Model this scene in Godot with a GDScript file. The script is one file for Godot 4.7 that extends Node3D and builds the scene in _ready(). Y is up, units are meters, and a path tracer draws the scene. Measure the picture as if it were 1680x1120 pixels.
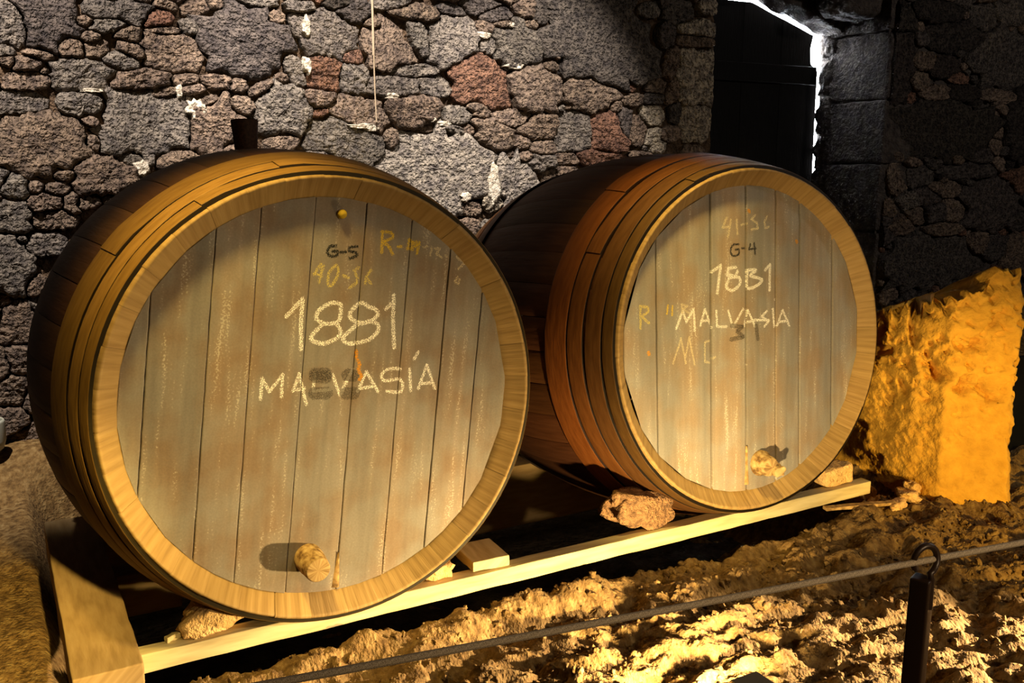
extends Node3D
# An old stone wine cellar: two big casks on a timber rail before a rubble wall, a door with daylight round its edges,
# a crumbling stub wall, a dirt floor and a rope barrier. x runs along the rail, z towards the viewer, metres.

const WALL_STONES := [
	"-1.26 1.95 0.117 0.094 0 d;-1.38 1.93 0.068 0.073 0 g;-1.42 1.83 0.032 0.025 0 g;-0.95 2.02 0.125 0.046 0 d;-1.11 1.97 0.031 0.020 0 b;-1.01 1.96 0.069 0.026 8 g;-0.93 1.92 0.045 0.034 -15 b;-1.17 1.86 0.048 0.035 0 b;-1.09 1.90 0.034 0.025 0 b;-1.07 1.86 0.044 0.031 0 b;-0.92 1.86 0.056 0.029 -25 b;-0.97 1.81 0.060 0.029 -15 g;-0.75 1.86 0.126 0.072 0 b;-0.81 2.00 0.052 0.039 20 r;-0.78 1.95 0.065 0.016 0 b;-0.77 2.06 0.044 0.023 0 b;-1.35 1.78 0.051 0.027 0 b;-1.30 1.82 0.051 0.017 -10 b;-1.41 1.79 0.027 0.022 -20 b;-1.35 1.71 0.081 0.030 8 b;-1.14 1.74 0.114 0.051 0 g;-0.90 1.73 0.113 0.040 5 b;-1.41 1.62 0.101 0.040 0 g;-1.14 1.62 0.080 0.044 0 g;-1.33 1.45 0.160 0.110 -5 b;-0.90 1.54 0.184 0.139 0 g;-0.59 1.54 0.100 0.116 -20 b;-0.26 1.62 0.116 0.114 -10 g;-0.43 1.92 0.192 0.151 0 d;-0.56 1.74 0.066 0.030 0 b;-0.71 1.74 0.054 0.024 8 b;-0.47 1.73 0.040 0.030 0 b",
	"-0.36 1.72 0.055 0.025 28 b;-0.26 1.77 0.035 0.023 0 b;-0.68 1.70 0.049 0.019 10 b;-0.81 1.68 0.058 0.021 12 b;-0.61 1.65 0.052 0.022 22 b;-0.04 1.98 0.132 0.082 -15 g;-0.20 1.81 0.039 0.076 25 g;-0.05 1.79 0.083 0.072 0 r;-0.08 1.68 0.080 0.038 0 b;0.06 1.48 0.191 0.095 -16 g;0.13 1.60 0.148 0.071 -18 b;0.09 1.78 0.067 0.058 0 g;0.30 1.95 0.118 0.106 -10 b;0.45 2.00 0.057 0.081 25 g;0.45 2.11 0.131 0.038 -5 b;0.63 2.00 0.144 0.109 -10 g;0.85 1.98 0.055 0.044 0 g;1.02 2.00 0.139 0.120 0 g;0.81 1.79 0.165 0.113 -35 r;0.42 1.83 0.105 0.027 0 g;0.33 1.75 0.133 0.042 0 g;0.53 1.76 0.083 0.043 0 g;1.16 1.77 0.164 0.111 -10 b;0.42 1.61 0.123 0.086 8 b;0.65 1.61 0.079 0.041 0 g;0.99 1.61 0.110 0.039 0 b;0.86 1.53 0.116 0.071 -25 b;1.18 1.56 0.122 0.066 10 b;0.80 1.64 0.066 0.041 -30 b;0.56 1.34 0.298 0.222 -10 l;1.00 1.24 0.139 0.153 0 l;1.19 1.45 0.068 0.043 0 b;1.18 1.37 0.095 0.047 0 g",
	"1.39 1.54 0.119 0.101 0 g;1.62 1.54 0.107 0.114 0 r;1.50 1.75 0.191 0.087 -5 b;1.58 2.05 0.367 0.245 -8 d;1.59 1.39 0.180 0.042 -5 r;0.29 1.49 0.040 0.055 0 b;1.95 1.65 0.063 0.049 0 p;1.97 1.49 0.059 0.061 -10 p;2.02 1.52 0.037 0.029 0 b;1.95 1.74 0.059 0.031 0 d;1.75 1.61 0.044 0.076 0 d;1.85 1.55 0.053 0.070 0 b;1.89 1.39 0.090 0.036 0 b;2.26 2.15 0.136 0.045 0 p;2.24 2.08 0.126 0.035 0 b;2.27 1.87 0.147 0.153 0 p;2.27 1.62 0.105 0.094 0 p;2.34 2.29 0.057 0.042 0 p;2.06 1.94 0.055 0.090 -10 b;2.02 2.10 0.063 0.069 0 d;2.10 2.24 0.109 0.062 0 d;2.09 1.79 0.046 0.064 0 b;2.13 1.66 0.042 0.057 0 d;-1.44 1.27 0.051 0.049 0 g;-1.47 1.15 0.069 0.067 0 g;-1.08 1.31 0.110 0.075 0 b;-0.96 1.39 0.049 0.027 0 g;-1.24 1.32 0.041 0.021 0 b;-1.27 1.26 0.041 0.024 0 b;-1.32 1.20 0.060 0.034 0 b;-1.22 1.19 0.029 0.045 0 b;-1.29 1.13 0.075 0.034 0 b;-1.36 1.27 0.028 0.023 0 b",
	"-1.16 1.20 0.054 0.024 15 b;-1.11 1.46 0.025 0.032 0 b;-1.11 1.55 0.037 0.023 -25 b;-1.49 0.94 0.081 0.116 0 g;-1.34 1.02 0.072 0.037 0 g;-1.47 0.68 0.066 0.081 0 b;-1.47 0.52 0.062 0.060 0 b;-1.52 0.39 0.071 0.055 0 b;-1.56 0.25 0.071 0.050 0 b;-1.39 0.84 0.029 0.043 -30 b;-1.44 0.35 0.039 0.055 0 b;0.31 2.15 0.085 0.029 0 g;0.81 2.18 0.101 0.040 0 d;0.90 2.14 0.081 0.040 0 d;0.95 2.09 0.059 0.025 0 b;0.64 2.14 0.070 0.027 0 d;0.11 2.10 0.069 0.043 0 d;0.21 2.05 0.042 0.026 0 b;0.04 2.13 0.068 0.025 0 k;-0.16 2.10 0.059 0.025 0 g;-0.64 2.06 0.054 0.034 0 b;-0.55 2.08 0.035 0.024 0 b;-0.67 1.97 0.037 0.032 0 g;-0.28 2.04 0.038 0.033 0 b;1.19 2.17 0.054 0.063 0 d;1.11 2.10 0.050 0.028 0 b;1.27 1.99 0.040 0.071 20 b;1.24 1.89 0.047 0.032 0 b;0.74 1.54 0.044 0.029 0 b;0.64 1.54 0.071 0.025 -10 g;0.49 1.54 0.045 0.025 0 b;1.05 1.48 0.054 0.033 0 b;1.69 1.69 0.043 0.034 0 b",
	"0.89 1.16 0.084 0.046 0 p;1.24 1.29 0.048 0.048 0 b;1.36 1.39 0.074 0.034 0 b;1.08 1.40 0.047 0.027 0 b;0.74 1.13 0.067 0.039 0 b"]
const FAR_STONES := [
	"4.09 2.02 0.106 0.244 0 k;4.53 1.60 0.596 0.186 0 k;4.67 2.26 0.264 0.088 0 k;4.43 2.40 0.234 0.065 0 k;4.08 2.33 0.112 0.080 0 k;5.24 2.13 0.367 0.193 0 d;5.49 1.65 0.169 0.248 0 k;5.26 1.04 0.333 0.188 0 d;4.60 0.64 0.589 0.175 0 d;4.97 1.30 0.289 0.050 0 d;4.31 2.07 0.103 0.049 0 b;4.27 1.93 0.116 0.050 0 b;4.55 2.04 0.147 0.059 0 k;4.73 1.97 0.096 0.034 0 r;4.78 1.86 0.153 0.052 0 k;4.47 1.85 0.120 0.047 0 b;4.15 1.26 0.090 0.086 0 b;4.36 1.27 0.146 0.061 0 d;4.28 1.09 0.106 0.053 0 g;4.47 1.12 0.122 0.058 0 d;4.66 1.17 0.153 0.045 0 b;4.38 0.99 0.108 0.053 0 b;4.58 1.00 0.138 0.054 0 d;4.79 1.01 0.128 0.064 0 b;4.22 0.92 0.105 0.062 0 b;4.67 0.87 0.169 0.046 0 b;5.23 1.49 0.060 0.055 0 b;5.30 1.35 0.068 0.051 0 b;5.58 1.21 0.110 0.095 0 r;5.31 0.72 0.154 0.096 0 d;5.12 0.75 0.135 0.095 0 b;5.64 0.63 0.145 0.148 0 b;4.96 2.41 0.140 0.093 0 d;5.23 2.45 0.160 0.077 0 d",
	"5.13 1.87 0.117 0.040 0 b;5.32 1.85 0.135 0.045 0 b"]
const CHALK_LEFT := [
	"w 0.0085|-0.111 0.236|-0.064 0.278|-0.073 0.210|-0.076 0.145;w 0.0085|0.041 0.257|0.017 0.262|-0.020 0.245|-0.028 0.222|-0.003 0.207|0.030 0.209|0.040 0.233|0.041 0.257;w 0.0085|-0.014 0.205|-0.043 0.179|-0.042 0.165|-0.012 0.154|0.028 0.167|0.037 0.185|0.025 0.207;w 0.0085|0.122 0.242|0.100 0.256|0.071 0.236|0.067 0.217|0.092 0.201|0.126 0.204|0.147 0.221|0.139 0.236|0.122 0.242;w 0.0085|0.092 0.201|0.051 0.173|0.044 0.157|0.066 0.146|0.118 0.153|0.145 0.175|0.143 0.194|0.120 0.204;w 0.0085|0.171 0.233|0.196 0.251;w 0.0085|0.197 0.270|0.191 0.198|0.191 0.123;w 0.0060|-0.192 0.024|-0.185 0.078|-0.168 0.041|-0.130 0.082|-0.137 0.024;w 0.0060|-0.105 0.034|-0.085 0.079|-0.070 -0.006;w 0.0060|-0.102 0.036|-0.073 0.038;w 0.0060|-0.043 0.072|-0.049 0.027|-0.002 0.026;w 0.0060|0.008 0.066|0.025 0.007|0.065 0.073;w 0.0060|0.076 0.011|0.105 0.063|0.136 0.004;w 0.0060|0.082 0.019|0.126 0.019",
	"w 0.0060|0.207 0.060|0.172 0.064|0.150 0.050|0.158 0.032|0.206 0.029|0.206 -0.005|0.163 0.001;w 0.0060|0.236 0.057|0.236 -0.006;w 0.0060|0.251 0.084|0.264 0.102;w 0.0060|0.260 -0.003|0.290 0.062|0.312 -0.009;w 0.0060|0.269 0.010|0.303 0.009;y 0.0050|-0.007 0.368|-0.028 0.343|-0.007 0.337;y 0.0050|-0.002 0.363|-0.016 0.319;y 0.0050|0.033 0.363|0.013 0.343|0.009 0.315|0.019 0.309|0.034 0.329|0.041 0.352|0.033 0.363;y 0.0050|0.054 0.333|0.067 0.327;y 0.0050|0.097 0.352|0.085 0.345|0.093 0.325|0.089 0.310|0.069 0.300;y 0.0050|0.133 0.344|0.118 0.326|0.114 0.308;y 0.0050|0.118 0.326|0.131 0.307;Y 0.0060|0.172 0.447|0.167 0.391;Y 0.0060|0.170 0.447|0.196 0.444|0.201 0.430|0.172 0.418|0.186 0.409|0.200 0.384;Y 0.0060|0.216 0.404|0.226 0.404;Y 0.0060|0.251 0.423|0.244 0.398|0.259 0.395|0.261 0.414|0.251 0.423;Y 0.0060|0.281 0.413|0.267 0.414|0.268 0.402|0.281 0.410|0.273 0.383",
	"f 0.0040|0.295 0.399|0.304 0.401;f 0.0040|0.319 0.398|0.315 0.376;f 0.0040|0.329 0.394|0.344 0.394|0.334 0.378|0.349 0.368;f 0.0040|0.362 0.371|0.364 0.369;f 0.0040|0.396 0.366|0.421 0.348|0.401 0.332;f 0.0040|0.397 0.309|0.387 0.296|0.399 0.289|0.403 0.301;f 0.0040|-0.246 0.578|-0.261 0.573|-0.261 0.559|-0.251 0.553|-0.259 0.540;k 0.0055|0.036 0.414|0.020 0.413|0.012 0.399|0.021 0.387|0.037 0.389|0.040 0.400|0.027 0.400;k 0.0055|0.049 0.397|0.063 0.396;k 0.0055|0.096 0.409|0.077 0.409|0.074 0.398|0.091 0.395|0.093 0.384|0.073 0.379;s 0.0320|-0.041 0.073|-0.011 0.070;s 0.0320|-0.041 0.066|-0.011 0.061;s 0.0320|-0.047 0.021|-0.011 0.017;s 0.0320|0.042 0.010|0.067 0.007;s 0.0320|0.050 0.061|0.067 0.056;o 0.0070|0.079 0.124|0.079 0.105|0.086 0.087|0.082 0.071|0.090 0.054|0.083 0.044"]
const CHALK_RIGHT := [
	"f 0.0055|-0.093 0.434|-0.111 0.402|-0.082 0.404;f 0.0055|-0.073 0.427|-0.088 0.370;f 0.0055|-0.048 0.426|-0.045 0.378;f 0.0055|-0.027 0.409|-0.001 0.413;f 0.0055|0.038 0.440|0.020 0.427|0.046 0.413|0.050 0.394|0.020 0.391;f 0.0055|0.094 0.435|0.081 0.416|0.085 0.393|0.102 0.398;k 0.0050|-0.041 0.342|-0.067 0.340|-0.078 0.321|-0.068 0.303|-0.042 0.306|-0.040 0.323|-0.055 0.323;k 0.0050|-0.025 0.327|-0.008 0.328;k 0.0050|0.014 0.340|0.007 0.322|0.039 0.324;k 0.0050|0.031 0.342|0.035 0.305;w 0.0085|-0.165 0.252|-0.123 0.272|-0.133 0.224|-0.142 0.177;w 0.0085|-0.056 0.262|-0.090 0.260|-0.095 0.238|-0.057 0.230|-0.048 0.248;w 0.0085|-0.087 0.228|-0.100 0.197|-0.075 0.182|-0.041 0.199|-0.040 0.225|-0.087 0.228;w 0.0085|-0.001 0.249|-0.007 0.204|0.001 0.184|0.045 0.194|0.063 0.213|0.011 0.229|0.037 0.247|-0.001 0.249;w 0.0085|0.081 0.245|0.104 0.263|0.099 0.171",
	"w 0.0062|-0.323 0.069|-0.293 0.127|-0.279 0.088|-0.246 0.130|-0.244 0.056;w 0.0062|-0.219 0.070|-0.197 0.126|-0.171 0.060;w 0.0062|-0.215 0.086|-0.178 0.086;w 0.0062|-0.148 0.116|-0.146 0.061|-0.104 0.057;w 0.0062|-0.094 0.112|-0.075 0.052|-0.026 0.113;w 0.0062|-0.024 0.051|-0.005 0.108|0.028 0.046;w 0.0062|-0.015 0.066|0.020 0.067;w 0.0062|0.024 0.070|0.094 0.064;w 0.0062|0.086 0.098|0.060 0.080|0.094 0.061|0.072 0.043;w 0.0062|0.113 0.103|0.119 0.039;w 0.0062|0.125 0.137|0.126 0.135;w 0.0062|0.134 0.041|0.162 0.096|0.193 0.036;w 0.0062|0.139 0.054|0.184 0.054;y 0.0060|-0.471 0.156|-0.473 0.082;y 0.0060|-0.471 0.156|-0.440 0.150|-0.438 0.135|-0.467 0.121|-0.438 0.097;Y 0.0040|-0.355 0.150|-0.360 0.122;Y 0.0040|-0.336 0.146|-0.339 0.115;f 0.0045|-0.297 0.146|-0.295 0.121;f 0.0045|-0.297 0.149|-0.273 0.141|-0.293 0.133|-0.270 0.119",
	"f 0.0045|-0.341 -0.049|-0.311 0.014|-0.305 0.033|-0.291 -0.026|-0.286 -0.055;f 0.0045|-0.287 -0.032|-0.269 0.033|-0.248 -0.062;f 0.0045|-0.176 0.015|-0.201 0.011|-0.203 -0.057|-0.178 -0.063;f 0.0045|-0.157 -0.045|-0.178 -0.050;s 0.0140|-0.079 0.058|-0.032 0.051|-0.054 0.037|-0.029 0.015|-0.084 0.010;s 0.0140|0.033 0.049|0.040 0.002;o 0.0100|-0.443 -0.001|-0.441 -0.008;o 0.0100|0.234 0.343|0.237 0.338;o 0.0100|0.008 0.458|0.012 0.454"]

const LIME := "-0.67 1.61 0.042 0.040;0.87 1.26 0.034 0.105;-0.24 1.39 0.030 0.023;-0.14 2.01 0.022 0.039;-0.14 1.83 0.018 0.034;0.29 1.70 0.030 0.014;0.80 2.03 0.046 0.014;0.99 2.09 0.034 0.012;0.18 1.54 0.034 0.014;-0.92 1.35 0.031 0.027;0.70 1.19 0.029 0.026;0.82 2.02 0.026 0.012;1.00 1.88 0.048 0.015;1.16 1.11 0.024 0.014;0.13 1.55 0.060 0.011;0.50 1.59 0.031 0.012;-1.10 1.68 0.040 0.009;-0.74 1.69 0.014 0.026;0.58 1.57 0.035 0.012"
const LAMP := Vector3(0.015, -0.005, 0.885)
const WALL_Z := -2.2
const DOOR_Z := -2.83
const JAMB_LEFT := 2.42
const JAMB_RIGHT := 3.98
const HEAD_R := 0.545
const RIM := 0.6
const BULGE := 0.706
const LENGTH := 1.33

var rng := RandomNumberGenerator.new()
var noise := FastNoiseLite.new()
var fine := FastNoiseLite.new()
var cell := FastNoiseLite.new()
var M := {}


func _ready() -> void:
	rng.seed = 1881
	# ---- camera ----
	var cam := Camera3D.new()
	cam.name = "camera"
	cam.fov = rad_to_deg(2.0 * atan(560.0 / 1531.0))
	cam.near = 0.05
	cam.far = 60.0
	cam.position = Vector3(-1.553, 1.38, 2.372)
	cam.rotation = Vector3(-0.1911, -0.51, 0.0)
	add_child(cam)
	cam.current = true
	# ---- sky (daylight outside the door) and exposure ----
	var env := Environment.new()
	env.background_mode = Environment.BG_COLOR
	env.background_color = Color(0.93, 0.96, 1.0)
	env.background_energy_multiplier = 85.0
	env.tonemap_mode = Environment.TONE_MAPPER_LINEAR
	env.tonemap_exposure = 1.0
	env.sdfgi_enabled = true
	env.ssao_enabled = true
	env.ssil_enabled = true
	var we := WorldEnvironment.new()
	we.name = "environment"
	we.environment = env
	add_child(we)
	# ---- lamps of the cellar and added fill lights, all out of frame ----
	var warm := Color(1.0, 0.885, 0.70)
	var gold := Color(1.0, 0.86, 0.50)
	var amber := Color(1.0, 0.82, 0.42)
	var white := Color(1.0, 0.955, 0.91)
	spot("beam_spot", Vector3(-1.0, 2.3, 3.0), Vector3(-1.75, 0.0, -0.60), 42.0, 8.0, gold, 0.06, 1.0)
	spot("hoop_spot_left_cask", Vector3(-1.45, 3.35, 0.6), Vector3(-1.04, 1.15, -0.02), 17.0, 12.0, gold, 0.15, 1.0)
	spot("hoop_spot_right_cask", Vector3(0.15, 3.35, 0.6), Vector3(0.48, 1.15, -0.02), 14.0, 11.0, gold, 0.15, 1.0)
	spot("front_fill_spot", Vector3(0.2, 1.9, 4.8), Vector3(0.1, 0.75, 0.0), 6.0, 29.0, warm, 0.08, 0.9)  # added fill for the cask heads and upper rims
	spot("floor_spot_dirt", Vector3(2.9, 0.62, 2.0), Vector3(0.85, 0.0, 1.0), 115.0, 11.0, warm, 0.03, 0.9)
	spot("stub_spot", Vector3(1.1, 0.42, 2.3), Vector3(1.78, 0.20, 0.1), 7.5, 19.0, amber, 0.05, 0.8)
	spot("wall_spot", Vector3(-1.9, 3.4, -0.85), Vector3(-1.3, 1.35, -2.2), 19.0, 32.0, white, 0.04, 0.7)
	spot("wall_spot_001", Vector3(-0.35, 3.4, -0.85), Vector3(0.15, 1.40, -2.2), 19.0, 27.0, white, 0.04, 0.6)
	spot("wall_spot_002", Vector3(1.0, 3.4, -0.85), Vector3(1.15, 1.25, -2.2), 13.0, 23.0, white, 0.04, 0.6)
	var dim := OmniLight3D.new()  # unseen fill added to lift the dark wall right of the door
	dim.name = "added_wall_fill"
	dim.position = Vector3(4.6, 3.1, 1.6)
	dim.light_color = white
	dim.light_energy = 3.0
	dim.light_size = 0.08
	dim.omni_range = 14.0
	dim.omni_attenuation = 2.0
	dim.shadow_enabled = true
	add_child(dim)

	setup_noise()
	setup_materials()
	build_shell()
	build_back_wall()
	build_door()
	build_floor()
	build_stub()
	build_timber()
	build_casks()
	build_chocks()
	build_barrier()
	build_odds()


# ------------------------------------------------------------------ helpers
func spot(called: String, at: Vector3, to: Vector3, energy: float, angle: float, col: Color, size: float, soft: float) -> void:
	var l := SpotLight3D.new()
	l.name = called
	l.light_energy = energy
	l.light_color = col
	l.spot_angle = angle
	l.spot_angle_attenuation = soft
	l.spot_range = 14.0
	l.spot_attenuation = 2.0
	l.light_size = size
	l.shadow_enabled = true
	add_child(l)
	l.look_at_from_position(at, to, Vector3.UP if absf((to - at).normalized().y) < 0.98 else Vector3.RIGHT)


func setup_noise() -> void:
	noise.seed = 7
	noise.noise_type = FastNoiseLite.TYPE_SIMPLEX_SMOOTH
	noise.frequency = 1.0
	noise.fractal_type = FastNoiseLite.FRACTAL_FBM
	noise.fractal_octaves = 4
	fine.seed = 21
	fine.noise_type = FastNoiseLite.TYPE_SIMPLEX_SMOOTH
	fine.frequency = 1.0
	fine.fractal_type = FastNoiseLite.FRACTAL_NONE
	cell.seed = 5
	cell.noise_type = FastNoiseLite.TYPE_CELLULAR
	cell.frequency = 1.0
	cell.fractal_type = FastNoiseLite.FRACTAL_NONE
	cell.cellular_return_type = FastNoiseLite.RETURN_DISTANCE


func noise_tex(sd: int, freq: float, octaves: int, kind: int, lo: Color, hi: Color, size := 512, mid := Color(0, 0, 0, 0), gain := 0.5) -> NoiseTexture2D:
	var n := FastNoiseLite.new()
	n.seed = sd
	n.noise_type = kind
	n.frequency = freq
	n.fractal_octaves = octaves
	n.fractal_gain = gain
	n.fractal_type = FastNoiseLite.FRACTAL_FBM if octaves > 1 else FastNoiseLite.FRACTAL_NONE
	var t := NoiseTexture2D.new()
	t.width = size
	t.height = size
	t.seamless = true
	t.generate_mipmaps = false
	t.noise = n
	var g := Gradient.new()
	g.set_color(0, lo)
	g.set_color(1, hi)
	if mid.a > 0.0:
		g.add_point(0.5, mid)
	t.color_ramp = g
	return t


func gray(v: float) -> Color:
	return Color(v, v, v)


func lin(c: Color) -> Color:
	return c.srgb_to_linear()


func mat(col: Color, rough: float, spec := 0.3) -> StandardMaterial3D:
	var m := StandardMaterial3D.new()
	m.albedo_color = col
	m.roughness = rough
	m.metallic_specular = spec
	return m


func tri_mat(col: Color, rough: float, tex: Texture2D, bump: Texture2D, scale: float, depth: float, vertex := false) -> StandardMaterial3D:
	var m := mat(col, rough)
	m.albedo_texture = tex
	m.uv1_triplanar = true
	m.uv1_world_triplanar = true
	m.uv1_scale = Vector3.ONE * scale
	if bump:
		m.heightmap_enabled = true
		m.heightmap_texture = bump
		m.heightmap_scale = depth
	m.vertex_color_use_as_albedo = vertex
	return m


func uv_mat(col: Color, rough: float, tex: Texture2D, bump: Texture2D, scale: Vector3, depth: float, vertex := false) -> StandardMaterial3D:
	var m := mat(col, rough)
	m.albedo_texture = tex
	m.uv1_scale = scale
	if bump:
		m.heightmap_enabled = true
		m.heightmap_texture = bump
		m.heightmap_scale = depth
	m.vertex_color_use_as_albedo = vertex
	return m


func setup_materials() -> void:
	var SS := FastNoiseLite.TYPE_SIMPLEX_SMOOTH
	var CE := FastNoiseLite.TYPE_CELLULAR
	var VC := FastNoiseLite.TYPE_VALUE_CUBIC
	var pits := noise_tex(3, 0.030, 5, SS, gray(0.0), gray(1.0), 512, Color(0, 0, 0, 0), 0.62)
	var pocks := noise_tex(41, 0.032, 4, SS, gray(0.0), gray(1.0), 512, Color(0, 0, 0, 0), 0.6)
	pocks.color_ramp.add_point(0.27, gray(0.08))
	pocks.color_ramp.add_point(0.40, gray(0.80))
	pocks.color_ramp.add_point(0.62, gray(0.90))
	var mottled := noise_tex(11, 0.012, 5, SS, Color(0.42, 0.40, 0.42), Color(1.0, 0.96, 0.90), 512, Color(0.78, 0.75, 0.72), 0.6)
	var earth := noise_tex(17, 0.014, 5, SS, Color(0.35, 0.27, 0.17), Color(1.0, 0.92, 0.74), 512, Color(0.74, 0.62, 0.44), 0.6)
	var grain := noise_tex(23, 0.02, 4, SS, Color(0.50, 0.46, 0.42), Color(1.0, 1.0, 1.0), 512, Color(0.8, 0.78, 0.74))
	var crumb := noise_tex(29, 0.045, 4, CE, gray(0.0), gray(1.0), 512)
	var patchy := noise_tex(31, 0.008, 5, SS, Color(0.45, 0.36, 0.28), Color(1.0, 0.97, 0.92), 512, Color(0.82, 0.74, 0.64), 0.55)
	var soft := noise_tex(37, 0.015, 4, SS, Color(0.82, 0.79, 0.74), Color(1.0, 1.0, 1.0), 512, Color(0.93, 0.915, 0.88))
	M.stone = tri_mat(Color(1, 1, 1), 0.92, mottled, pocks, 2.2, 4.2, true)
	M.mortar = tri_mat(Color(0.40, 0.335, 0.275), 0.95, mottled, pits, 2.2, 2.6)
	M.lime = tri_mat(Color(0.86, 0.83, 0.78), 0.9, grain, pits, 3.0, 1.0)
	M.dark_stone = tri_mat(Color(0.34, 0.32, 0.31), 0.93, mottled, pits, 1.6, 2.0)
	M.plain = tri_mat(Color(0.30, 0.28, 0.26), 0.95, mottled, pits, 1.0, 2.0)
	M.dirt = tri_mat(Color(0.60, 0.555, 0.47), 0.97, earth, crumb, 3.4, 0.8)
	M.plaster = tri_mat(Color(0.86, 0.66, 0.26), 0.95, soft, pits, 2.0, 0.6)
	M.rubble = tri_mat(Color(0.74, 0.58, 0.42), 0.95, mottled, pits, 4.5, 1.4)
	M.tuff = tri_mat(Color(0.92, 0.76, 0.52), 0.95, soft, pits, 4.0, 0.8)
	M.stave = uv_mat(Color(1, 1, 1), 0.62, soft, grain, Vector3(6.0, 0.6, 1), 0.2, true)
	M.hoop = uv_mat(Color(1, 1, 1), 0.6, soft, grain, Vector3(1.2, 6.0, 1), 0.12, true)
	M.timber = uv_mat(Color(0.82, 0.755, 0.57), 0.85, soft, grain, Vector3(0.5, 4.0, 1), 0.12)
	M.old_timber = uv_mat(Color(0.66, 0.55, 0.38), 0.9, soft, grain, Vector3(0.7, 4.0, 1), 0.2)
	M.pale_wood = uv_mat(Color(0.80, 0.66, 0.44), 0.85, grain, grain, Vector3(3.0, 3.0, 1), 0.1)
	M.cork = uv_mat(Color(0.78, 0.70, 0.52), 0.9, patchy, grain, Vector3(2, 2, 1), 0.1)
	M.bung = uv_mat(Color(0.22, 0.13, 0.08), 0.7, grain, null, Vector3(2, 2, 1), 0.0)
	M.door = uv_mat(Color(0.060, 0.052, 0.046), 0.85, grain, grain, Vector3(8.0, 0.6, 1), 0.2)
	M.iron = mat(Color(0.22, 0.15, 0.10), 0.40, 0.5)
	M.iron.metallic = 0.25
	M.black = mat(Color(0.025, 0.022, 0.02), 0.5, 0.4)
	M.rope = uv_mat(Color(0.92, 0.84, 0.74), 0.8, grain, grain, Vector3(1, 60, 1), 0.1)
	M.cable = mat(Color(0.62, 0.55, 0.46), 0.6)
	M.panel = mat(Color(0.06, 0.07, 0.085), 0.22, 0.5)
	M.ceramic = mat(Color(0.62, 0.62, 0.56), 0.35, 0.5)


# CCW indices in, a mesh with clockwise front faces out
func make(V: PackedVector3Array, I: PackedInt32Array, UV := PackedVector2Array(), C := PackedColorArray(), flat := false) -> ArrayMesh:
	var A := []
	A.resize(Mesh.ARRAY_MAX)
	if flat:
		var v2 := PackedVector3Array()
		var n2 := PackedVector3Array()
		var u2 := PackedVector2Array()
		var c2 := PackedColorArray()
		for t in range(0, I.size(), 3):
			var a := V[I[t]]
			var n := (V[I[t + 1]] - a).cross(V[I[t + 2]] - a).normalized()
			for k in [0, 2, 1]:
				v2.append(V[I[t + k]])
				n2.append(n)
				if UV.size():
					u2.append(UV[I[t + k]])
				if C.size():
					c2.append(C[I[t + k]])
		A[Mesh.ARRAY_VERTEX] = v2
		A[Mesh.ARRAY_NORMAL] = n2
		if UV.size():
			A[Mesh.ARRAY_TEX_UV] = u2
		if C.size():
			A[Mesh.ARRAY_COLOR] = c2
	else:
		var N := PackedVector3Array()
		N.resize(V.size())
		var J := PackedInt32Array()
		J.resize(I.size())
		for t in range(0, I.size(), 3):
			var i := I[t]
			var j := I[t + 1]
			var k := I[t + 2]
			var n := (V[j] - V[i]).cross(V[k] - V[i])
			N[i] += n
			N[j] += n
			N[k] += n
			J[t] = i
			J[t + 1] = k
			J[t + 2] = j
		for i in N.size():
			N[i] = N[i].normalized() if N[i].length_squared() > 1e-20 else Vector3.UP
		A[Mesh.ARRAY_VERTEX] = V
		A[Mesh.ARRAY_NORMAL] = N
		A[Mesh.ARRAY_INDEX] = J
		if UV.size():
			A[Mesh.ARRAY_TEX_UV] = UV
		if C.size():
			A[Mesh.ARRAY_COLOR] = C
	var m := ArrayMesh.new()
	m.add_surface_from_arrays(Mesh.PRIMITIVE_TRIANGLES, A)
	return m


# a grid of rows x cols vertices; CCW when columns run right and rows run up as seen from outside
func grid_index(rows: int, cols: int, I := PackedInt32Array(), base := 0, flip := false) -> PackedInt32Array:
	for r in rows - 1:
		for c in cols - 1:
			var a := base + r * cols + c
			var b := a + 1
			var d := a + cols
			var e := d + 1
			if flip:
				I.append_array([a, d, b, b, d, e])
			else:
				I.append_array([a, b, d, b, e, d])
	return I


func part(called: String, m: Mesh, mt: Material, parent: Node, at := Vector3.ZERO) -> MeshInstance3D:
	var o := MeshInstance3D.new()
	o.name = called
	o.mesh = m
	o.material_override = null
	for s in m.get_surface_count():
		o.set_surface_override_material(s, mt)
	o.position = at
	parent.add_child(o, true)
	return o


func numbered(called: String) -> String:
	if not has_node(NodePath(called)):
		return called
	var k := 1
	while has_node(NodePath("%s_%03d" % [called, k])):
		k += 1
	return "%s_%03d" % [called, k]


func thing(called: String, label: String, category: String, at := Vector3.ZERO, group := "") -> Node3D:
	var o := Node3D.new()
	o.name = numbered(called)
	add_child(o)
	o.position = at
	tag(o, label, category, group)
	return o


func tag(o: Node, label: String, category: String, group := "") -> void:
	o.set_meta("label", label)
	o.set_meta("category", category)
	if group != "":
		o.set_meta("group", group)


func lone(called: String, m: Mesh, mt: Material, label: String, category: String, at := Vector3.ZERO) -> MeshInstance3D:
	var o := part(numbered(called), m, mt, self, at)
	tag(o, label, category)
	return o


func structure(called: String, label: String, at := Vector3.ZERO) -> Node3D:
	var o := Node3D.new()
	o.name = called
	add_child(o)
	o.position = at
	o.set_meta("kind", "structure")
	o.set_meta("label", label)
	return o


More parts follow.
